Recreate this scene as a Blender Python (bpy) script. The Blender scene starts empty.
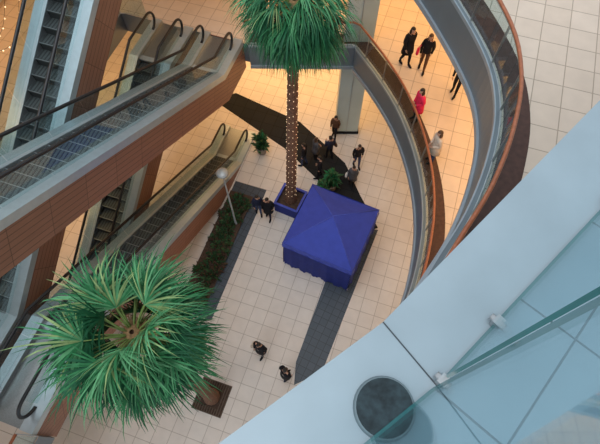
import bpy, math, random
from mathutils import Vector, Matrix
random.seed(7)
sc=bpy.context.scene
CH=20.0; PITCH=math.radians(63.6); F=480.0
def P(u,v,z=0.0):
    x=(u-300)/F; y=-(v-222)/F
    dn=math.sin(PITCH)-math.cos(PITCH)*y
    fw=math.cos(PITCH)+math.sin(PITCH)*y
    s=(CH-z)/dn
    return (x*s,fw*s)
# ---------------- materials
M={}
def base(name):
    m=bpy.data.materials.new(name); m.use_nodes=True
    nt=m.node_tree; b=nt.nodes['Principled BSDF']; M[name]=m
    return m,nt,b
def mat(name,col,rough=.6,metal=0,var=.12,scale=6,emit=None,es=0,bump=0,spec=.5):
    m,nt,b=base(name)
    b.inputs['Roughness'].default_value=rough; b.inputs['Metallic'].default_value=metal; b.inputs['Specular IOR Level'].default_value=spec
    tc=nt.nodes.new('ShaderNodeTexCoord'); n=nt.nodes.new('ShaderNodeTexNoise')
    n.inputs['Scale'].default_value=scale; n.inputs['Detail'].default_value=4
    nt.links.new(tc.outputs['Object'],n.inputs['Vector'])
    r=nt.nodes.new('ShaderNodeValToRGB')
    r.color_ramp.elements[0].position=.3; r.color_ramp.elements[1].position=.7
    r.color_ramp.elements[0].color=(*[c*(1-var) for c in col],1)
    r.color_ramp.elements[1].color=(*[min(1,c*(1+var)) for c in col],1)
    nt.links.new(n.outputs['Fac'],r.inputs['Fac']); nt.links.new(r.outputs['Color'],b.inputs['Base Color'])
    if emit: 
        b.inputs['Emission Color'].default_value=(*emit,1); b.inputs['Emission Strength'].default_value=es
    if bump:
        bp=nt.nodes.new('ShaderNodeBump'); bp.inputs['Strength'].default_value=bump
        nt.links.new(n.outputs['Fac'],bp.inputs['Height']); nt.links.new(bp.outputs['Normal'],b.inputs['Normal'])
    return m
def tiles(name,c1,c2,mort,size,ang,rough=.3,mw=.012,spec=.5):
    m,nt,b=base(name); b.inputs['Roughness'].default_value=rough; b.inputs['Specular IOR Level'].default_value=spec
    tc=nt.nodes.new('ShaderNodeTexCoord'); mp=nt.nodes.new('ShaderNodeMapping')
    mp.inputs['Rotation'].default_value=(0,0,math.radians(ang))
    br=nt.nodes.new('ShaderNodeTexBrick'); br.offset=0; br.squash=1
    br.inputs['Scale'].default_value=1; br.inputs['Brick Width'].default_value=size
    br.inputs['Row Height'].default_value=size; br.inputs['Mortar Size'].default_value=mw
    br.inputs['Color1'].default_value=(*c1,1); br.inputs['Color2'].default_value=(*c2,1); br.inputs['Mortar'].default_value=(*mort,1)
    nt.links.new(tc.outputs['Object'],mp.inputs['Vector']); nt.links.new(mp.outputs['Vector'],br.inputs['Vector'])
    n=nt.nodes.new('ShaderNodeTexNoise'); n.inputs['Scale'].default_value=2.5; n.inputs['Detail'].default_value=5
    nt.links.new(tc.outputs['Object'],n.inputs['Vector'])
    mx=nt.nodes.new('ShaderNodeMix'); mx.data_type='RGBA'; mx.blend_type='MULTIPLY'; mx.inputs[0].default_value=.2
    nt.links.new(br.outputs['Color'],mx.inputs[6]); nt.links.new(n.outputs['Fac'],mx.inputs[7])
    nt.links.new(mx.outputs[2],b.inputs['Base Color']); return m
def glass(name,tint,f0,fmax,gl=(1,1,1),rough=.03):
    m,nt,b=base(name); nt.nodes.remove(b); out=nt.nodes['Material Output']
    t=nt.nodes.new('ShaderNodeBsdfTransparent'); t.inputs[0].default_value=(*tint,1)
    g=nt.nodes.new('ShaderNodeBsdfGlossy'); g.inputs['Roughness'].default_value=rough; g.inputs['Color'].default_value=(*gl,1)
    lw=nt.nodes.new('ShaderNodeLayerWeight'); lw.inputs['Blend'].default_value=.25
    mr=nt.nodes.new('ShaderNodeMapRange'); mr.inputs[3].default_value=f0; mr.inputs[4].default_value=fmax
    mx=nt.nodes.new('ShaderNodeMixShader')
    nt.links.new(lw.outputs['Facing'],mr.inputs[0]); nt.links.new(mr.outputs[0],mx.inputs[0])
    nt.links.new(t.outputs[0],mx.inputs[1]); nt.links.new(g.outputs[0],mx.inputs[2]); nt.links.new(mx.outputs[0],out.inputs[0]); return m
def wood(name,c1,c2,dark):
    m,nt,b=base(name); b.inputs['Roughness'].default_value=.45
    tc=nt.nodes.new('ShaderNodeTexCoord'); a=math.radians(30)
    outs=[]
    for v in ((math.cos(a),0,math.sin(a)),(-math.sin(a),0,math.cos(a))):
        d=nt.nodes.new('ShaderNodeVectorMath'); d.operation='DOT_PRODUCT'; d.inputs[1].default_value=v
        nt.links.new(tc.outputs['Object'],d.inputs[0]); outs.append(d)
    cb=nt.nodes.new('ShaderNodeCombineXYZ'); nt.links.new(outs[0].outputs['Value'],cb.inputs[0]); nt.links.new(outs[1].outputs['Value'],cb.inputs[1])
    br=nt.nodes.new('ShaderNodeTexBrick'); br.offset=0
    br.inputs['Scale'].default_value=1; br.inputs['Brick Width'].default_value=1.25; br.inputs['Row Height'].default_value=.16
    br.inputs['Mortar Size'].default_value=.008
    br.inputs['Color1'].default_value=(*c1,1); br.inputs['Color2'].default_value=(*c2,1); br.inputs['Mortar'].default_value=(*dark,1)
    nt.links.new(cb.outputs[0],br.inputs['Vector'])
    mp=nt.nodes.new('ShaderNodeMapping'); mp.inputs['Scale'].default_value=(1.2,22,1); nt.links.new(cb.outputs[0],mp.inputs['Vector'])
    n=nt.nodes.new('ShaderNodeTexNoise'); n.inputs['Scale'].default_value=2; n.inputs['Detail'].default_value=6
    nt.links.new(mp.outputs[0],n.inputs['Vector'])
    mx=nt.nodes.new('ShaderNodeMix'); mx.data_type='RGBA'; mx.blend_type='MULTIPLY'; mx.inputs[0].default_value=.4
    nt.links.new(br.outputs['Color'],mx.inputs[6]); nt.links.new(n.outputs['Fac'],mx.inputs[7]); nt.links.new(mx.outputs[2],b.inputs['Base Color'])
    return m
tiles('floor_tile',(.77,.72,.66),(.73,.675,.615),(.45,.40,.35),.62,18.5,.4)
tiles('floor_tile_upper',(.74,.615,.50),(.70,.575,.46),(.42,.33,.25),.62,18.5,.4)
tiles('floor_tile_pale',(.26,.36,.41),(.235,.335,.385),(.06,.10,.12),.42,42,.2,.004)
tiles('granite',(.020,.023,.026),(.016,.019,.022),(.008,.008,.01),.62,18.5,.7,spec=.12)
tiles('granite_blue',(.060,.082,.112),(.048,.07,.095),(.02,.03,.04),.31,26,.4)
wood('wood_clad',(.39,.185,.115),(.335,.155,.095),(.12,.055,.03))
mat('wood_rail',(.36,.12,.055),.35,0,.2,12)
mat('wood_floor_strip',(.07,.032,.024),.5,0,.25,8,spec=.3)
mat('deck',(.45,.52,.55),.3,.4,.05)
mat('steel',(.45,.47,.48),.3,.85,.05)
mat('step',(.09,.105,.105),.45,.6,.15,20)
mat('step_riser',(.03,.035,.035),.6,.3,.1)
mat('rubber',(.012,.014,.017),.35)
mat('plate',(.26,.28,.28),.35,.7,.1,30)
mat('fascia',(.17,.205,.23),.38,.35,.06,1.2)
mat('fascia_light',(.33,.38,.42),.35,.3,.06,1.2)
mat('slab_white',(.62,.58,.50),.8)
mat('ledge',(.33,.40,.44),.35,.1,.07,4)
mat('dark_line',(.05,.06,.07),.6)
mat('glass_edge',(.03,.15,.15),.15)
glass('glass',(.82,.90,.91),.03,.18)
glass('glass_near',(.78,.90,.93),.05,.38)
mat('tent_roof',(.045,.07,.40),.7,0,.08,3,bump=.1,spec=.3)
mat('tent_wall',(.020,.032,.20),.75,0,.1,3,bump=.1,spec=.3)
mat('tent_trim',(.065,.095,.46),.7,spec=.3)
mat('frame_white',(.6,.6,.62),.4,.3)
mat('trunk',(.17,.085,.05),.9,0,.45,14,bump=.6)
mat('husk',(.22,.13,.055),.9,0,.4,20)
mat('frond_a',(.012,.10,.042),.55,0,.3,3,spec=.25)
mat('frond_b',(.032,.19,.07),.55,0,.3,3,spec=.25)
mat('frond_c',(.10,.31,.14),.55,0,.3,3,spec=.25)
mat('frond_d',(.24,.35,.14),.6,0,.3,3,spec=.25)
mat('petiole',(.16,.24,.06),.6)
mat('shrub_a',(.025,.08,.028),.7); mat('shrub_b',(.09,.055,.03),.8); mat('shrub_c',(.06,.14,.05),.7)
mat('soil',(.065,.04,.028),.95,0,.4,10,bump=.5)
mat('grate',(.12,.085,.06),.6,.3)
mat('bulb',(1,.8,.5),.4,0,0,1,(1,.74,.45),1.8)
mat('bulb_red',(1,.05,.05),.4,0,0,1,(1,.03,.03),8)
mat('lamp_head',(.40,.44,.45),.4,.3)
mat('wall_cream',(.60,.48,.34),.8,0,.06,1)
mat('wall_warm',(.55,.33,.12),.8,0,.1,1)
mat('shop_glow',(1,.7,.35),.5,0,.2,1,(1,.6,.22),1.2)
mat('column_pale',(.50,.60,.58),.3,.1,.05,1)
mat('pot',(.28,.24,.2),.7)
mat('skin',(.55,.32,.22),.55); mat('eye_w',(.8,.8,.78),.3); mat('eye_d',(.03,.02,.02),.3); mat('lip',(.4,.12,.1),.5)
mat('hair_dark',(.018,.013,.01),.5); mat('hair_brown',(.07,.035,.018),.5); mat('hair_grey',(.25,.23,.2),.6)
for k,c in dict(black=(.012,.012,.016),navy=(.02,.025,.055),jeans=(.04,.06,.13),red=(.75,.03,.10),beige=(.62,.52,.42),white=(.7,.7,.7),grey=(.10,.10,.11),brown=(.12,.06,.035),blue=(.06,.1,.3)).items():
    mat('cloth_'+k,c,.85,0,.15,9,spec=.2)
# ---------------- mesh builder
class MB:
    def __init__(s): s.v=[]; s.f=[]; s.m=[]; s.slots=[]; s.sm=[]
    def mi(s,n):
        if n not in s.slots: s.slots.append(n)
        return s.slots.index(n)
    def add(s,vs,fs,m,smooth=False):
        o=len(s.v); s.v+= [tuple(p) for p in vs]; k=s.mi(m)
        for f in fs: s.f.append([i+o for i in f]); s.m.append(k); s.sm.append(smooth)
    def box(s,c,d,m,yaw=0,R=None):
        if R is None: R=Matrix.Rotation(yaw,3,'Z')
        c=Vector(c); vs=[c+R@Vector((x*d[0]/2,y*d[1]/2,z*d[2]/2)) for x in(-1,1) for y in(-1,1) for z in(-1,1)]
        s.add(vs,[(0,1,3,2),(4,6,7,5),(0,4,5,1),(2,3,7,6),(0,2,6,4),(1,5,7,3)],m)
    def tube(s,pts,r,m,n=8,ref=None,flat=1,cap=True,smooth=True):
        pts=[Vector(p) for p in pts]; N=len(pts)
        if not isinstance(r,(list,tuple)): r=[r]*N
        vs=[]; 
        for i,p in enumerate(pts):
            t=(pts[min(i+1,N-1)]-pts[max(i-1,0)])
            if t.length<1e-9: t=Vector((0,0,1))
            t.normalize()
            rf=Vector(ref) if ref else (Vector((0,0,1)) if abs(t.z)<.9 else Vector((1,0,0)))
            a=t.cross(rf).normalized(); b=t.cross(a).normalized()
            for k in range(n):
                w=2*math.pi*k/n; vs.append(p+a*math.cos(w)*r[i]*flat+b*math.sin(w)*r[i])
        fs=[(i*n+k,i*n+(k+1)%n,(i+1)*n+(k+1)%n,(i+1)*n+k) for i in range(N-1) for k in range(n)]
        if cap: fs+=[tuple(range(n))[::-1],tuple((N-1)*n+k for k in range(n))]
        s.add(vs,fs,m,smooth)
    def ribbon(s,top,bot,y0,y1,m):
        N=len(top); vs=[]
        for (x,z),(x2,z2) in zip(top,bot): vs+=[(x,y0,z),(x,y1,z),(x2,y1,z2),(x2,y0,z2)]
        fs=[]
        for i in range(N-1):
            a=i*4;b=a+4
            for k in range(4): fs.append((a+k,a+(k+1)%4,b+(k+1)%4,b+k))
        fs+=[(3,2,1,0),((N-1)*4,(N-1)*4+1,(N-1)*4+2,(N-1)*4+3)]
        s.add(vs,fs,m)
    def ell(s,c,r,m,nu=12,nv=8,fn=None,keep=None,R=None):
        vs=[];c=Vector(c)
        for j in range(nv+1):
            th=math.pi*j/nv
            for i in range(nu):
                ph=2*math.pi*i/nu; d=Vector((math.sin(th)*math.cos(ph),math.sin(th)*math.sin(ph),math.cos(th)))
                if fn: d=fn(d)
                q=Vector((d.x*r[0],d.y*r[1],d.z*r[2]))
                if R: q=R@q
                vs.append(c+q)
        fs=[]
        for j in range(nv):
            for i in range(nu):
                f=(j*nu+i,j*nu+(i+1)%nu,(j+1)*nu+(i+1)%nu,(j+1)*nu+i)
                if keep:
                    q=sum((vs[k] for k in f),Vector())/4-c
                    if not keep(Vector((q.x/r[0],q.y/r[1],q.z/r[2]))): continue
                fs.append(f[::-1])
        s.add(vs,fs,m,True)
    def prism(s,poly,z0,z1,mt,ms=None,mb=None):
        n=len(poly); ms=ms or mt; mb=mb or ms
        ar=sum(poly[i][0]*poly[(i+1)%n][1]-poly[(i+1)%n][0]*poly[i][1] for i in range(n))
        if ar<0: poly=poly[::-1]
        tp=[(x,y,z1) for x,y in poly]; bt=[(x,y,z0) for x,y in poly]
        s.add(tp,[tuple(range(n))],mt); s.add(bt,[tuple(range(n))[::-1]],mb)
        s.add(bt+tp,[(i,(i+1)%n,(i+1)%n+n,i+n) for i in range(n)],ms)
    def lathe(s,c,prof,m,n=16):
        vs=[];N=len(prof)
        for r,z in prof:
            for k in range(n):
                w=2*math.pi*k/n; vs.append((c[0]+r*math.cos(w),c[1]+r*math.sin(w),c[2]+z))
        s.add(vs,[(i*n+k,i*n+(k+1)%n,(i+1)*n+(k+1)%n,(i+1)*n+k) for i in range(N-1) for k in range(n)],m,True)
    def build(s,name,parent=None,loc=(0,0,0),rz=0):
        me=bpy.data.meshes.new(name); me.from_pydata(s.v,[],s.f)
        for n in s.slots: me.materials.append(M[n])
        me.polygons.foreach_set('material_index',s.m); me.polygons.foreach_set('use_smooth',s.sm); me.update()
        o=bpy.data.objects.new(name,me); sc.collection.objects.link(o); o.location=loc; o.rotation_euler=(0,0,rz)
        if parent: o.parent=parent
        return o
def empty(name,loc=(0,0,0)):
    e=bpy.data.objects.new(name,None); e.location=loc; e.empty_display_size=.2; sc.collection.objects.link(e); return e
def catmull(pts,n=8):
    out=[]; q=[pts[0]]+list(pts)+[pts[-1]]
    for i in range(1,len(q)-2):
        for k in range(n):
            t=k/n; r=[]
            for a in range(2):
                p0,p1,p2,p3=q[i-1][a],q[i][a],q[i+1][a],q[i+2][a]
                r.append(.5*(2*p1+(p2-p0)*t+(2*p0-5*p1+4*p2-p3)*t*t+(3*p1-p0-3*p2+p3)*t**3))
            out.append(tuple(r))
    out.append(tuple(pts[-1])); return out
def offset(path,d):
    o=[];n=len(path)
    for i in range(n):
        a=path[max(i-1,0)];b=path[min(i+1,n-1)]
        t=Vector((b[0]-a[0],b[1]-a[1])).normalized()
        o.append((path[i][0]-t.y*d,path[i][1]+t.x*d))
    return o
# ---------------- plan layout
A=Vector((-3.1,15.2)); YA=math.radians(18.6)
D=Vector((-math.sin(YA),-math.cos(YA))); N=Vector((-math.cos(YA),math.sin(YA)))
def ST(s,t): 
    p=A+D*s+N*t; return (p.x,p.y)
L1=6.0; L2=12.0; L3=18.5; EL=15.1; SL=1.1
# ground floor
g=MB(); g.prism([(-30,-12),(25,-12),(25,32),(-30,32)],-.3,0,'floor_tile','slab_white'); g.build('floor')
# dark inlays in ground floor
g=MB()
def flat(mb,px,m,z=.004,h=.003): mb.prism([P(u,v,0) for u,v in px],z-h,z,m)
flat(g,[(212,99),(236,93),(300,122),(345,163),(360,195),(378,228),(352,236),(330,200),(318,180),(284,148)],'granite')
flat(g,[(346,225),(378,230),(322,372),(294,385),(296,362)],'granite_blue',.008)
g.prism([ST(2.9,-.95),ST(2.9,-2.55),ST(9.6,-2.55),ST(9.6,-.95)],.001,.005,'granite_blue')
g.build('floor_inlay')
# planting bed
g=MB()
g.prism([ST(3.5,-.95),ST(3.5,-2.1),ST(9.2,-2.1),ST(9.2,-.95)],.0,.10,'soil','dark_line')
def leafclump(mb,c,r,n,ms,h=.35,w=.05):
    for i in range(n):
        a=random.uniform(0,6.283); e=random.uniform(.1,1.4); l=r*random.uniform(.5,1)
        d=Vector((math.cos(a)*math.cos(e),math.sin(a)*math.cos(e),math.sin(e))); s=Vector((-math.sin(a),math.cos(a),0))*w*random.uniform(.6,1.3)
        b=Vector(c)+Vector((random.uniform(-.1,.1),random.uniform(-.1,.1),0)); m1=b+d*l*.6; t=b+d*l+Vector((0,0,-.25*l))
        mb.add([b,m1-s,m1+s,t],[(0,1,3),(0,3,2)],random.choice(ms))
for i in range(85):
    s=random.uniform(3.75,9.0); t=-random.uniform(1.1,1.95); p=ST(s,t)
    leafclump(g,(p[0],p[1],.08),random.uniform(.22,.48),34,['shrub_a','shrub_b','shrub_c','shrub_a'] if i%3 else ['shrub_b','shrub_a','soil'])
g.build('planting_bed')
# ---------------- slabs
curve1=catmull([(2.2,14.8),(3.15,12.9),(3.8,11.1),(4.15,9.0),(4.1,7.0),(3.6,5.0),(2.9,3.6),(1.8,2.2),(.2,.9),(-1.6,.2)],6)
curve2=catmull([(2.2,13.6),(3.1,11.9),(3.78,9.95),(4.24,8.0),(4.2,6.6),(3.8,5.3),(3.2,4.1),(2.5,3.1),(1.9,2.2),(1.4,1.2),(1.1,0),(1.0,-2)],6)
def balcony(tag,curve,z,rails,strip):
    g=MB()
    poly=[ST(20,4.6),ST(0,4.6),ST(0,-1.1)]+curve+[(curve[-1][0],-11.5),(22,-11.5),(22,30),(-28,30),(-28,-11.5),(ST(20,4.6)[0],-11.5)]
    g.prism(poly,z-SL+.15,z,'floor_tile_upper','fascia','slab_white')
    g.prism([ST(EL,-1.0),ST(EL,4.7),ST(20,4.7),ST(20,-1.0)],z-SL+.15,z-.002,'floor_tile_upper','fascia','slab_white')
    g.build('floor_'+tag)
    g=MB(); full=[ST(0,-1.1)]+curve
    out=offset(full,-.10)
    def band(a,b,z0,z1,m):
        n=len(a); vs=[];fs=[]
        for p,q in zip(a,b): vs+=[(*p,z0),(*p,z1),(*q,z1),(*q,z0)]
        for i in range(n-1):
            k=i*4
            for j in range(4): fs.append((k+j,k+(j+1)%4,k+4+(j+1)%4,k+4+j))
        g.add(vs,fs,m,False)
    band(out,full,z-SL,z+.06,'fascia')
    band(offset(full,-.16),out,z-SL-.05,z-SL+.10,'fascia_light')
    band(offset(full,-.13),out,z-.02,z+.08,'fascia_light')
    g.build('trim_fascia_'+tag)
    g=MB(); a=offset(full,.08); b=offset(full,.08+strip)
    vs=[];fs=[]
    for p,q in zip(a,b): vs+=[(*p,z+.004),(*q,z+.004)]
    for i in range(len(a)-1): fs.append((i*2,i*2+2,i*2+3,i*2+1))
    g.add(vs,fs,'wood_floor_strip'); g.build('trim_floor_edge_'+tag)
    for path in rails:
        g=MB(); 
        pts=[Vector(p) for p in path]; L=[0]
        for i in range(1,len(pts)): L.append(L[-1]+(pts[i]-pts[i-1]).length)
        def at(s):
            s=max(0,min(L[-1],s))
            for i in range(1,len(L)):
                if s<=L[i] or i==len(L)-1:
                    f=(s-L[i-1])/max(1e-6,L[i]-L[i-1]); return pts[i-1].lerp(pts[i],f)
        npan=max(1,round(L[-1]/1.3)); w=L[-1]/npan
        for k in range(npan):
            a0=k*w+.03; sub=3
            for j in range(sub):
                p=at(a0+(w-.06)*j/sub); q=at(a0+(w-.06)*(j+1)/sub); t=(q-p); yaw=math.atan2(t.y,t.x); c=(p+q)/2
                g.box((c.x,c.y,z+.54),(t.length,.014,.98),'glass',yaw)
            p=at(k*w); q=at(k*w+.05); yaw=math.atan2(q.y-p.y,q.x-p.x)
            g.box((p.x,p.y,z+.55),(.02,.05,1.08),'steel',yaw)
        hr=[at(L[-1]*i/(npan*4)) for i in range(npan*4+1)]
        g.tube([(p.x,p.y,z+1.12) for p in hr],.04,'wood_rail',8)
        g.tube([(p.x,p.y,z+1.06) for p in hr],.018,'steel',6)
        g.tube([(p.x,p.y,z+.05) for p in hr],.022,'steel',6)
        g.build('glass_balustrade')
balcony('level_1',curve1,L1,[[ST(0,-1.0)]+curve1,[ST(20,4.55),ST(0,4.55),ST(0,3.3)],[ST(EL,-.98),ST(20,-.98)]],.55)
balcony('level_2',curve2,L2,[[ST(0,-1.0)]+curve2,[ST(20,4.55),ST(0,4.55),ST(0,3.3)],[ST(EL,-.98),ST(20,-.98)]],.55)
# ---------------- level 3 ledge
def ext(a,b,d):
    a=Vector(a);b=Vector(b); return tuple(b+(b-a).normalized()*d)
O0=P(218,444,L3);O1=P(383,322,L3);O2=P(600,100,L3)
G1=P(437,386,L3);G2=P(600,211,L3)
dv=Vector(O1)-Vector(O0); G0=tuple(Vector(G1)-dv)
O0=ext(O1,O0,4);O2=ext(O1,O2,9);G2=ext(G1,G2,9);G0=ext(G1,G0,4)
g=MB()
g.prism([O0,O1,G1,G0],L3-.25,L3,'ledge'); g.prism([O1,O2,G2,G1],L3-.25,L3-.001,'ledge')
v=Vector(G1)-Vector(O1); c=(Vector(O1)+Vector(G1))/2
g.box((c.x,c.y,L3+.0005),(v.length,.004,.003),'dark_line',math.atan2(v.y,v.x))
g.build('trim_ledge_level_3')
g=MB(); g.prism([G0,G1,G2,(22,G2[1]),(22,-11.5),(G0[0],-11.5)],L3-.3,L3-.03,'floor_tile_pale','fascia')
g.build('floor_level_3')
g=MB()
def gpanel(a,b,h=1.36):
    a=Vector(a);b=Vector(b);t=(b-a).normalized(); c=(a+b)/2; yaw=math.atan2(t.y,t.x); L=(b-a).length
    R=Matrix.Rotation(yaw,3,'Z'); C=Vector((c.x,c.y,L3+.02+h/2)); d=(L,.010,h)
    vs=[C+R@Vector((x*d[0]/2,y*d[1]/2,z*d[2]/2)) for x in(-1,1) for y in(-1,1) for z in(-1,1)]
    g.add(vs,[(0,4,5,1),(2,3,7,6)],'glass_near'); g.add(vs,[(0,1,3,2),(4,6,7,5),(0,2,6,4),(1,5,7,3)],'glass_edge')
    return a,b,t,yaw
def clamp(p,yaw):
    g.box((p.x,p.y,L3+.018),(.034,.028,.036),'steel',yaw)
    nx,ny=-math.sin(yaw),math.cos(yaw)
    g.tube([(p.x-.026*nx,p.y-.026*ny,L3+.02),(p.x+.026*nx,p.y+.026*ny,L3+.02)],.012,'steel',12)
d2=(Vector(G2)-Vector(G1)).normalized()
a,b,t,yaw=gpanel(tuple(Vector(G1)+d2*.03),tuple(Vector(G1)+d2*3.0))
for s_ in (-.012,.25,.9,1.6,2.4): clamp(a+t*s_,yaw)
a,b,t,yaw=gpanel(tuple(Vector(G1)-dv.normalized()*.02),tuple(Vector(G1)-dv.normalized()*2.2))
for s_ in (.5,1.0,1.7): clamp(a+t*s_,yaw)
g.build('glass_balustrade')
mat('lens',(.022,.036,.042),.55,0,.5,40,spec=.3)
mat('lens_rim',(.16,.21,.23),.4,.3)
p=P(384,408,L3); g=MB()
g.lathe((p[0],p[1],L3-.005),[(0,.016),(.080,.016),(.082,.020),(.087,.020),(.093,.0)],'lens_rim',32)
g.lathe((p[0],p[1],L3-.005),[(0,.0215),(.083,.021)],'lens',32); g.build('recessed_uplight')
# ---------------- escalators
TN=6/10.4
def escalator(t,z0,up_near):
    if up_near: o=ST(0,t); yaw=math.atan2(D.y,D.x)
    else: o=ST(EL,t); yaw=math.atan2(-D.y,-D.x)
    g=MB(); x0=1.9 if up_near else EL-12.5; x1=x0+10.4; xe=EL-.7
    pr=lambda x: max(0,min(6,(x-x0)*TN))
    xs=sorted(set([0,.6,1.2,1.6,x0]+[round(x0+1.3*k,3) for k in range(1,9)]+[x1+.6 if x1+.6<EL-.2 else x1+.3,EL]))
    R=lambda a,b=None:[(x,pr(x)+a) for x in xs]
    ris=6/26
    for i in range(26):
        x=x0+i*.4; z=(i+1)*ris-ris*.5
        g.box((x+.2,0,z-.02),(.4,1.0,.04),'step'); g.box((x+.012,0,z-ris/2-.02),(.02,1.0,ris),'step_riser')
        g.box((x+.012,0,z+.002),(.02,1.0,.006),'plate')
        for k in range(9): g.box((x+.21,-.44+k*.11,z+.002),(.36,.03,.01),'step_riser')
    g.box((x0/2,0,-.03),(x0,1.0,.08),'plate'); g.box((EL-(EL-x1)/2,0,5.97),(EL-x1,1.0,.08),'plate')
    g.box((x0-.12,0,.015),(.2,1.0,.02),'deck'); g.box((x1+.12,0,6.015),(.2,1.0,.02),'deck')
    cl=lambda z:max(z,0) if z0==0 else z
    for sg in(-1,1):
        def Y(a,b): return (min(a*sg,b*sg),max(a*sg,b*sg))
        g.ribbon(R(.14),R(-.25),*Y(.50,.52),'steel')
        g.ribbon(R(.17),R(.13),*Y(.50,.86),'deck')
        top=[(x,cl(pr(x)+.17)) for x in xs]; b1=[(x,cl(pr(x)-.10)) for x in xs]
        g.ribbon(top,b1,*Y(.86,.885),'deck')
        bb=[(x,cl(pr(x)-1.3)-(.001 if z0==0 else 0)) for x in xs]
        g.ribbon(b1,bb,*Y(.84,.87),'wood_clad')
        gx=[.75]+[x for x in xs if .75<x<xe]+[xe]
        for a,b in zip(gx[:-1],gx[1:]):
            if b-a<.05: continue
            g.ribbon([(a+.01,pr(a)+.95),(b-.01,pr(b)+.95)],[(a+.01,pr(a)+.17),(b-.01,pr(b)+.17)],*Y(.60,.612),'glass')
        r=.39
        hp=[(.75-r*math.sin(math.radians(a)),sg*.606,.56+r*math.cos(math.radians(a))) for a in range(170,-1,-17)]
        hp+=[(x,sg*.606,pr(x)+.95) for x in gx[1:-1]]
        hp+=[(xe+r*math.sin(math.radians(a)),sg*.606,6.56+r*math.cos(math.radians(a))) for a in range(0,171,17)]
        g.tube(hp,.05,'rubber',8,ref=(0,1,0))
        for cx,cz,s2 in((.75,.56,-1),(xe,6.56,1)):
            vs=[(cx,sg*.606,cz)]+[(cx+s2*(r-.03)*math.sin(math.radians(a)),sg*.606,cz+(r-.03)*math.cos(math.radians(a))) for a in range(0,181,15)]
            g.add(vs,[(0,i,i+1) for i in range(1,len(vs)-1)],'glass')
    bt=[(x,cl(pr(x)-1.28)) for x in xs]; b2=[(x,cl(pr(x)-1.3)-(.002 if z0==0 else 0)) for x in xs]
    g.ribbon(bt,b2,-.85,.85,'wood_clad')
    if z0>0: g.box((.01,0,-.6),(.02,1.7,1.3),'wood_clad')
    g.box((EL-.01,0,5.4),(.02,1.7,1.1),'wood_clad')
    g.build('escalator',None,(o[0],o[1],z0),yaw)
for z0 in(0,L1):
    escalator(0,z0,True); escalator(2.15,z0,False)
g=MB(); p=ST(EL+.45,.2)
g.tube([(p[0],p[1],L1),(p[0],p[1],L1+.9)],.03,'steel',8); g.ell((p[0],p[1],L1+.95),(.06,.06,.06),'bulb_red'); g.build('signal_light')
# ---------------- walls
g=MB(); g.prism([ST(-14,9.5),ST(-14,9.8),ST(24,9.8),ST(24,9.5)],0,18,'wall_cream'); 
g.build('wall_west')
g=MB()
for k in range(8):
    s=-12+k*4.2
    for z in(0,6): g.prism([ST(s,9.44),ST(s,9.5),ST(s+3.2,9.5),ST(s+3.2,9.44)],z+.2,z+3.2,'shop_glow','frame_white')
g.build('window_west')
g=MB(); g.box((-3,27,9),(50,.3,18),'wall_warm'); g.build('wall_north')
g=MB(); g.box((18,8,9),(.3,44,18),'wall_cream'); g.build('wall_east')
g=MB(); g.box((2.35,15.3,L2/2),(1.15,.6,L2),'column_pale'); g.box((2.35,14.99,L2/2),(.02,.02,L2),'steel'); 
g.box((2.35,15.3,.08),(1.25,.7,.16),'granite'); g.build('column')
for (x,y) in ((7.5,16.5),(7.8,5.0)): 
    g=MB(); g.lathe((x,y,0),[(.5,0),(.5,.15),(.4,.2),(.4,L2-1.0)],'column_pale',24); g.build('column')
# ---------------- tent
tc=Vector((1.30,8.62)); ty=math.radians(-24.5); 
e=empty('canopy_tent',(tc.x,tc.y,0)); e.rotation_euler=(0,0,ty)
g=MB(); h=1.52; ez=2.25; pz=3.15; n=8
for k in range(4):
    Rk=Matrix.Rotation(k*math.pi/2,3,'Z'); vs=[];fs=[]
    for i in range(n+1):
        f=i/n
        for j in range(n+1):
            gq=j/n; w=h*(1-f); x=-w+2*w*gq; y=-w
            sag=-.10*math.sin(math.pi*gq)*math.sin(math.pi*min(1,f+.15))*(1-f)
            vs.append(Rk@Vector((x,y,ez+(pz-ez)*f+sag)))
    for i in range(n):
        for j in range(n):
            a=i*(n+1)+j; fs.append((a,a+1,a+n+2,a+n+1))
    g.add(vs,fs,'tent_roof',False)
    g.tube([Rk@Vector((-h,-h,ez+.012)),Vector((0,0,pz+.012))],.022,'tent_trim',6)
    vs=[];fs=[]
    for i in range(25):
        x=-h+2*h*i/24; wv=.02*math.sin(i*1.3)
        vs+=[Rk@Vector((x,-h-.01,ez)),Rk@Vector((x,-h-.03-wv,ez-.27+.02*(i%2)))]
    for i in range(24): fs.append((2*i,2*i+1,2*i+3,2*i+2))
    g.add(vs,fs,'tent_trim')
    g.tube([Rk@Vector((-h,-h-.035,ez-.265)),Rk@Vector((h,-h-.035,ez-.265))],.012,'tent_roof',5)
g.build('roof',e)
g=MB()
for k in range(4):
    Rk=Matrix.Rotation(k*math.pi/2,3,'Z'); vs=[];fs=[]
    for i in range(41):
        x=-h+.03+2*(h-.03)*i/40; wv=.025*math.sin(i*.9)+.015*math.sin(i*2.3)
        vs+=[Rk@Vector((x,-h+.03,ez-.05)),Rk@Vector((x,-h+.01+wv,1.1)),Rk@Vector((x,-h+.0+wv*1.5,.02))]
    for i in range(40): fs+=[(3*i,3*i+1,3*i+4,3*i+3),(3*i+1,3*i+2,3*i+5,3*i+4)]
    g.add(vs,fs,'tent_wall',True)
g.build('side_walls',e)
g=MB()
for sx in(-1,1):
    for sy in(-1,1):
        g.box((sx*(h-.06),sy*(h-.06),ez/2),(.04,.04,ez),'frame_white'); g.box((sx*(h-.06),sy*(h-.06),.01),(.12,.12,.02),'frame_white')
g.build('frame',e)
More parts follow.
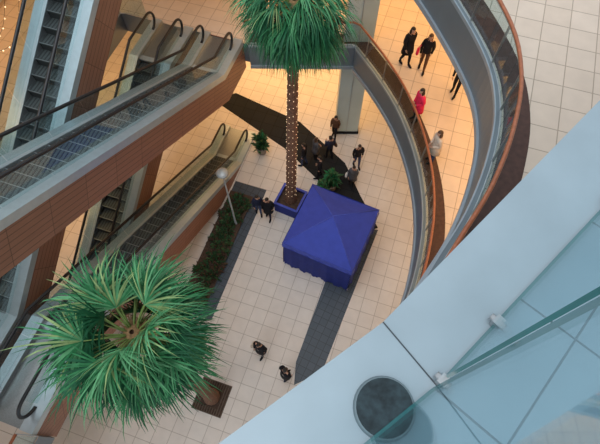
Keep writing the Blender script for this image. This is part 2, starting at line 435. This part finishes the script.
# ---------------- palms
def palm(x,y,H,seed,R=1.75,nf=64,e0=70,e1=-58,lean=0,lights=True):
    random.seed(seed); e=empty('palm_tree',(x,y,0))
    cx=lambda f:.06*math.sin(f*3)+lean*f*f
    cy=lambda f:.05*math.sin(f*2.2)
    g=MB(); pts=[];rr=[]
    for i in range(61):
        f=i/60; pts.append((cx(f),cy(f),H*f)); rr.append((.23-.07*f)*(1.08 if i%2 else .96)+(.10*(1-f*12) if f<.083 else 0))
    g.tube(pts,rr,'trunk',14); 
    tx,ty_,_=pts[-1]
    g.lathe((tx,ty_,H-.55),[(.17,0),(.25,.2),(.27,.4),(.2,.6),(.05,.68)],'husk',14)
    for k in range(90):
        a=random.uniform(0,6.283); z=H-random.uniform(0,.5); d=Vector((math.cos(a),math.sin(a),.5))
        b=Vector((tx,ty_,z))+d*.18; s=Vector((-math.sin(a),math.cos(a),0))*.025
        g.add([b-s,b+s,b+d*.2],[(0,1,2)],'husk')
    g.build('trunk',e)
    g=MB()
    for k in range(nf):
        a=k*2.39996+random.uniform(-.35,.35); f=k/nf
        el=math.radians(e0+(e1-e0)*f+random.uniform(-14,14))
        pl=R*random.uniform(.30,.52)
        dh=Vector((math.cos(a),math.sin(a),0)); up=Vector((0,0,1)); side=Vector((-math.sin(a),math.cos(a),0))
        p=Vector((tx,ty_,H+.02))+dh*.10; d=dh*math.cos(el)+up*math.sin(el)
        pp=[p]; 
        for i in range(4):
            d=(d+Vector((0,0,-.09))+side*random.uniform(-.05,.05)).normalized(); pp.append(pp[-1]+d*pl/4)
        g.tube(pp,[.02,.017,.014,.012,.01],'petiole',5,smooth=True)
        hub=pp[-1]; side=(side-d*side.dot(d)).normalized()
        tw=random.uniform(-.7,.7); nrm=side.cross(d).normalized()
        side=(side*math.cos(tw)+nrm*math.sin(tw)).normalized(); nrm=side.cross(d).normalized()
        if nrm.z<0: nrm=-nrm
        nb=32; spread=random.uniform(62,88)
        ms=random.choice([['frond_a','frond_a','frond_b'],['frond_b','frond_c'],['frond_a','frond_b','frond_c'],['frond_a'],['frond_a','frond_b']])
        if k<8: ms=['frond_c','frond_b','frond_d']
        for j in range(nb):
            w=math.radians(-spread+2*spread*j/(nb-1)+random.uniform(-3,3)); l=R*random.uniform(.52,.78)*(.7+.3*math.cos(w))
            bd=(d*math.cos(w)+side*math.sin(w)+nrm*random.uniform(-.12,.12)).normalized(); sd=(side*math.cos(w)-d*math.sin(w))
            q=hub; ctr=[q]; dd=bd.copy(); dr=random.uniform(.2,.6)
            for i in range(5):
                dd=(dd+Vector((0,0,-dr*(.15+i*.35)))).normalized(); q=q+dd*l/5; ctr.append(q)
            wd=[.007,.019,.020,.014,.008,.001]; vs=[]
            for c_,w_ in zip(ctr,wd): vs+=[c_-sd*w_+nrm*.006,c_+sd*w_+nrm*.006]
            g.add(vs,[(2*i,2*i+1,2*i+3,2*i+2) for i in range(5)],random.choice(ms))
    g.build('fronds',e)
    if lights:
        g=MB()
        turns=24
        for k in range(turns*9):
            f=k/(turns*9); a=k/9*6.283; z=.9+f*(H-1.7); r=.235-.07*(z/H)+.012
            g.ell((cx(z/H)+r*math.cos(a),cy(z/H)+r*math.sin(a),z+random.uniform(-.05,.05)),(.012,.012,.012),'bulb',6,4)
        g.build('fairy_lights',e)
    return e
p1=P(212,397); palm(p1[0],p1[1],10.4,3,1.84,84,70,-72,lean=.13,lights=False)
p2=P(291,205); palm(p2[0],p2[1],11.15,5,1.80,82,65,-76,lean=.27)
# tree grate at near palm
g=MB()
R_=Matrix.Rotation(-YA,3,'Z')
for k in range(13):
    for ax in(0,1):
        o=-.6+k*.1
        if ax==0:
            for sgn in(-1,1):
                lo=.36 if abs(o)<.36 else 0
                c=R_@Vector((o,sgn*((lo+.6)/2),0)); g.box((p1[0]+c.x,p1[1]+c.y,.02),(.03,(.6-lo),.03),'grate',-YA)
        elif k in(0,12):
            c=R_@Vector((0,o,0)); g.box((p1[0]+c.x,p1[1]+c.y,.022),(1.23,.04,.032),'grate',-YA)
g.prism([(p1[0]+(R_@Vector(q)).x,p1[1]+(R_@Vector(q)).y) for q in((-.62,-.62,0),(.62,-.62,0),(.62,.62,0),(-.62,.62,0))],0,.006,'soil')
g.build('tree_grate')
# blue planter box round second palm
g=MB(); Rb=Matrix.Rotation(-math.radians(24.5),3,'Z')
def bx(c,d,m): 
    q=Rb@Vector(c); g.box((p2[0]+q.x,p2[1]+q.y,c[2]),d,m,-math.radians(24.5))
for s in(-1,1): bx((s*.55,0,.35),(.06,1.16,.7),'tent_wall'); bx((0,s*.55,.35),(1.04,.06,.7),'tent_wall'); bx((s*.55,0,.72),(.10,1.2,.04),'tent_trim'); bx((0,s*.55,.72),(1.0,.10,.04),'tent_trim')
bx((0,0,.28),(1.04,1.04,.5),'soil'); g.build('palm_planter')
# street lamp
g=MB(); lp=P(236,224)
g.lathe((lp[0],lp[1],0),[(.0,0),(.14,0),(.14,.05),(.06,.12),(.045,.4),(.035,4.1)],'lamp_head',12)
g.lathe((lp[0],lp[1],4.1),[(.03,0),(.10,.05),(.13,.2),(.22,.26),(.25,.31),(.18,.38),(.03,.42),(0,.42)],'lamp_head',20); g.build('street_lamp')
# potted plants
def pot(px,r,hh,lr,n):
    x,y=P(*px); g=MB()
    g.lathe((x,y,0),[(0,.01),(r*.7,.0),(r*.8,.05),(r,hh*.9),(r*1.08,hh*.92),(r*1.08,hh),(r*.92,hh),(r*.9,hh*.9),(0,hh*.88)],'pot',18)
    for k in range(6): leafclump(g,(x+random.uniform(-.08,.08),y+random.uniform(-.08,.08),hh*.85+k*.12),lr,n,['shrub_a','shrub_c','frond_b'],w=.06)
    for k in range(5): g.tube([(x,y,hh*.8),(x+random.uniform(-.2,.2),y+random.uniform(-.2,.2),hh+.6)],.012,'petiole',5)
    g.build('potted_plant')
pot((262,152),.28,.5,.55,40); pot((331,188),.28,.45,.6,40); pot((322,197),.22,.4,.4,30)
# garland
g=MB()
for r_ in range(4):
    for k in range(34):
        f=k/33; p=ST(-3+f*9,5.6+r_*.5); z=L1+3.2-1.2*math.sin(math.pi*((f*3)%1))+r_*.1
        g.ell((p[0],p[1],z),(.028,.028,.028),'bulb',6,4)
    g.tube([(*ST(-3+9*k/60,5.6+r_*.5),L1+3.23-1.2*math.sin(math.pi*((k/60*3)%1))+r_*.1) for k in range(61)],.008,'rubber',4)
g.build('fairy_light_garland')
# ---------------- people
def skinned(verts,edges,rad,root=0,sub=1):
    me=bpy.data.meshes.new('tmp'); me.from_pydata(verts,edges,[]); ob=bpy.data.objects.new('tmp',me); sc.collection.objects.link(ob)
    ob.modifiers.new('s','SKIN')
    sv=me.skin_vertices[0].data
    for i,r in enumerate(rad): sv[i].radius=(r if isinstance(r,tuple) else (r,r)); sv[i].use_root=(i==root)
    m=ob.modifiers.new('u','SUBSURF'); m.levels=sub; m.render_levels=sub
    dg=bpy.context.evaluated_depsgraph_get(); dg.update(); ev=ob.evaluated_get(dg); em=ev.to_mesh()
    vs=[v.co.copy() for v in em.vertices]; fs=[tuple(p.vertices) for p in em.polygons]
    ev.to_mesh_clear(); bpy.data.objects.remove(ob); bpy.data.meshes.remove(me)
    return vs,fs
def segd(p,a,b):
    ab=b-a; t=max(0,min(1,(p-a).dot(ab)/ab.length_squared)); return (p-(a+ab*t)).length
def person(kind,loc,z,yaw,top,bottom,hair='hair_dark',h=1.72,stride=.0,arms='down',long=False,coat=False,bag=None,lean=0,look=0):
    V=Vector; st=stride; sh=.165 if kind=='woman' else .19; hp=.085
    J=[V((0,0,.96)),V((0,lean*.3,1.14)),V((0,lean*.7,1.32)),V((0,lean,1.45)),V((0,lean+.012,1.54)),
       V((-hp,0,.90)),V((-hp-.01,st*.5+.03,.50)),V((-hp-.015,st-.02*(st>0),.09)),V((-hp-.03,st+.13,.035)),
       V((hp,0,.90)),V((hp+.01,-st*.35+.03,.50)),V((hp+.015,-st-.03,.10+.05*(st>.1))),V((hp+.03,-st+.10,.035))]
    if arms=='down': ar=[((-sh-.05,-.03-st*.2,1.14),(-sh-.03,.05-st*.4,.90)),((sh+.05,-.03+st*.2,1.14),(sh+.03,.05+st*.4,.90))]
    elif arms=='rail': ar=[((-sh-.07,.10+lean,1.18),(-sh+.0,.33+lean,1.12)),((sh+.07,.10+lean,1.18),(sh-.0,.33+lean,1.12))]
    elif arms=='phone': ar=[((-sh-.05,.06,1.14),(-.06,.27,1.18)),((sh+.06,-.03,1.14),(sh+.07,.05,.90))]
    else: ar=[((-sh-.07,.0,1.15),(-.10,.20,1.04)),((sh+.07,.0,1.15),(.10,.20,1.04))]
    J+= [V((-sh,lean,1.40)),V(ar[0][0]),V(ar[0][1]),V((sh,lean,1.40)),V(ar[1][0]),V(ar[1][1])]
    E=[(0,1),(1,2),(2,3),(3,4),(0,5),(5,6),(6,7),(7,8),(0,9),(9,10),(10,11),(11,12),(2,13),(13,14),(14,15),(2,16),(16,17),(17,18)]
    k=1.25 if coat else 1.12
    rad=[(.145*k,.125*k),(.14*k,.12*k),(.165*k,.13*k),(.08,.08),(.05,.05),.092,.068,.048,.036,.092,.068,.048,.036,.078*k,.06*k,.036,.078*k,.06*k,.036]
    vs,fs=skinned(J,E,rad,0,1)
    lab={(0,1):top,(1,2):top,(2,3):top,(3,4):'skin',(0,5):bottom,(5,6):bottom,(6,7):bottom,(7,8):'cloth_black',(0,9):bottom,(9,10):bottom,(10,11):bottom,(11,12):'cloth_black'}
    g=MB(); groups={}
    for f in fs:
        c=sum((vs[i] for i in f),V())/len(f); bst=min(E,key=lambda e:segd(c,J[e[0]],J[e[1]]))
        m=lab.get(bst,top)
        if bst in((0,5),(0,9)) and c.z>.86: m=top
        if bst==(3,4) and c.z<1.47: m=top
        groups.setdefault(m,[]).append(f)
    for m,ff in groups.items():
        used={}; nv=[]; nf=[]
        for f in ff:
            r=[]
            for i in f:
                if i not in used: used[i]=len(nv); nv.append(vs[i])
                r.append(used[i])
            nf.append(r)
        g.add(nv,nf,m,True)
    if coat:
        pf=[(.175,1.16),(.185,1.0),(.21,.85),(.235,.62),(.22,.62),(.15,.75)]
        n=18; cv=[(r*math.cos(6.283*q/n)*1.05,r*math.sin(6.283*q/n)*.85,zz) for r,zz in pf for q in range(n)]
        g.add(cv,[(i*n+q,i*n+(q+1)%n,(i+1)*n+(q+1)%n,(i+1)*n+q) for i in range(len(pf)-1) for q in range(n)],top,True)
    g.tube([(0,lean,1.44),(0,lean+.005,1.50)],[.08,.068],top,12)
    hc=V((0,lean+.03,1.635)); Rh=Matrix.Rotation(math.radians(-10),3,'X')@Matrix.Rotation(look,3,'Z')
    def hf(d):
        d=d.copy()
        if d.z<0: d.x*=1-.28*(-d.z); d.y=d.y*(1-.12*(-d.z))+.10*(-d.z)
        return d
    g.ell(hc,(.076,.095,.118),'skin',14,12,hf,None,Rh)
    def hp_(x,y,z_): return hc+Rh@V((x,y,z_))
    for s in(-1,1):
        g.ell(hp_(s*.031,.083,.008),(.014,.008,.008),'eye_w',8,6,R=Rh); g.ell(hp_(s*.031,.090,.008),(.006,.004,.006),'eye_d',6,4,R=Rh)
        g.ell(hp_(s*.078,.0,-.005),(.01,.02,.032),'skin',8,6,R=Rh)
        g.tube([hp_(s*.015,.092,.03),hp_(s*.045,.084,.031)],.004,hair,5)
    g.tube([hp_(0,.090,.012),hp_(0,.106,-.022),hp_(0,.098,-.03)],[.008,.014,.008],'skin',6)
    g.tube([hp_(-.022,.090,-.058),hp_(0,.098,-.057),hp_(.022,.090,-.058)],[.003,.007,.003],'lip',6)
    g.ell(hp_(0,-.012,.018),(.088,.104,.118),hair,16,12,None,lambda q:(q.y<.05 and q.z>-.62) or q.z>.42,Rh)
    if long:
        g.ell(hp_(0,-.055,-.09),(.09,.055,.17),hair,12,8,R=Rh)
        for s in(-1,1): g.ell(hp_(s*.072,-.01,-.07),(.022,.05,.13),hair,8,6,R=Rh)
    for s,(el,wr) in zip((-1,1),ar):
        el=V(el);wr=V(wr); d=(wr-el).normalized(); sd=V((0,1,0)) if abs(d.y)<.7 else V((1,0,0)); sd=(sd-d*sd.dot(d)).normalized(); nn=d.cross(sd)*s
        if (nn.x*s)>0 and abs(d.y)<.7: nn=-nn
        if abs(d.y)>=.7: nn=V((0,0,-1)); sd=V((-s,0,0))
        Rm=Matrix((sd,d,nn)).transposed()
        g.ell(wr+d*.045,(.04,.055,.017),'skin',10,8,None,None,Rm)
        for q,(o,l) in enumerate(((.030,.072),(.011,.08),(-.009,.075),(-.028,.058))):
            b=wr+d*.085+sd*o; m1=b+d*l*.45+nn*.008; m2=m1+d*l*.32+nn*.02; m3=m2+d*l*.18+nn*.022
            g.tube([b-d*.01,m1,m2,m3],[.0095,.009,.008,.006],'skin',6)
        b=wr+d*.025+sd*.032; g.tube([b,b+sd*.028+d*.022+nn*.008,b+sd*.034+d*.05+nn*.018],[.012,.010,.007],'skin',6)
        g.tube([wr-d*.05,wr+d*.005],[.044,.038],top,10)
    for s,j,a in((-1,8,7),(1,12,11)):
        c=(J[j]*.6+J[a]*.4); g.ell((c.x,c.y,max(.038,c.z-.02)),(.048,.135,.042),'cloth_black',12,8)
    if bag:
        bxp=V((sh+.15,.02,.86)); g.ell(bxp,(.07,.17,.14),bag,10,8,lambda d:V((max(-.8,min(.8,d.x)),max(-.8,min(.8,d.y)),max(-.85,min(.85,d.z)))))
        g.tube([bxp+V((0,-.1,.1)),V((sh,lean-.02,1.47)),bxp+V((0,.1,.1))],.012,bag,6)
    o=g.build(kind,None,(loc[0],loc[1],z+.001),yaw); k=h/1.755; o.scale=(k,k,k); return o
G=lambda u,v:P(u,v,0)
person('man',G(262,353),0,2.6,'cloth_black','cloth_grey','hair_dark',1.76,.12,bag='cloth_beige',coat=True)
person('man',G(286,377),0,-.9,'cloth_black','cloth_navy','hair_dark',1.74,.12,coat=True)
person('man',G(269,217),0,2.9,'cloth_black','cloth_navy','hair_dark',1.8,.12,coat=True)
person('woman',G(259,213),0,3.3,'cloth_navy','cloth_jeans','hair_dark',1.66,.12,long=True)
person('man',G(304,165),0,1.3,'cloth_black','cloth_jeans','hair_dark',1.78,.1)
person('woman',G(315,158),0,-1.2,'cloth_grey','cloth_black','hair_brown',1.66,.0,'front',long=True,coat=True)
person('man',G(329,158),0,.6,'cloth_navy','cloth_black','hair_dark',1.75,.1,'phone',bag='cloth_brown')
person('man',G(319,177),0,1.6,'cloth_black','cloth_black','hair_dark',1.76,.1)
person('woman',G(334,137),0,2.7,'cloth_brown','cloth_black','hair_dark',1.68,.12,long=True)
person('man',G(356,166),0,3.3,'cloth_black','cloth_jeans','hair_dark',1.78,.12)
person('woman',G(351,185),0,2.9,'cloth_grey','cloth_black','hair_dark',1.66,.12,coat=True,bag='cloth_white')
H1=lambda u,v:P(u,v,L1)
person('woman',H1(404,64),L1,-2.7,'cloth_black','cloth_black','hair_dark',1.78,.14,long=True,coat=True)
person('woman',H1(421,70),L1,2.8,'cloth_black','cloth_brown','hair_brown',1.76,.14,long=True,bag='cloth_red')
person('man',H1(453,94),L1,2.5,'cloth_black','cloth_black','hair_dark',1.74,.12)
q=P(407,120,L1); person('woman',(q[0]+.27,q[1]),L1,1.9,'cloth_red','cloth_black','hair_dark',1.66,.0,'front',lean=.05,long=True,coat=True)
q=P(424,161,L1); person('woman',(q[0]+.22,q[1]),L1,1.75,'cloth_beige','cloth_jeans','hair_brown',1.70,.0,'front',lean=.05,long=True,coat=True)
# ---------------- lights
def area(name,loc,sx,sy,p,col):
    l=bpy.data.lights.new(name,'AREA'); l.shape='RECTANGLE'; l.size=sx; l.size_y=sy; l.energy=p; l.color=col
    o=bpy.data.objects.new(name,l); o.location=loc; sc.collection.objects.link(o)
W=(1,.57,.24)
area('ceiling_light',(0,21,L1-SL-.1),9,6,750,W)
area('ceiling_light',(9,8,L1-SL-.1),4,14,380,W)
area('ceiling_light',(8.8,9,L2-SL-.1),5,14,720,W)
area('ceiling_light',(4,19,L2-SL-.1),9,7,560,W)
area('ceiling_light',(*ST(4,7.2),L1-SL-.1),2.5,12,260,W)
area('ceiling_light',(*ST(4,7.2),L2-SL-.1),2.5,12,260,W)
s=bpy.data.lights.new('skylight_sun','SUN'); s.energy=1.3; s.angle=math.radians(50); s.color=(.98,.98,1)
o=bpy.data.objects.new('skylight_sun',s); o.rotation_euler=(math.radians(12),math.radians(-14),0); sc.collection.objects.link(o)
w=bpy.data.worlds.new('sky'); sc.world=w; w.use_nodes=True
w.node_tree.nodes['Background'].inputs[0].default_value=(.85,.92,1,1); w.node_tree.nodes['Background'].inputs[1].default_value=1.0
# ---------------- camera
c=bpy.data.cameras.new('camera'); c.sensor_width=36; c.lens=F*36/600; c.clip_start=.05; c.clip_end=200
o=bpy.data.objects.new('camera',c); o.location=(0,0,CH); o.rotation_euler=(math.pi/2-PITCH,0,0); sc.collection.objects.link(o); sc.camera=o
sc.view_settings.view_transform='Standard'
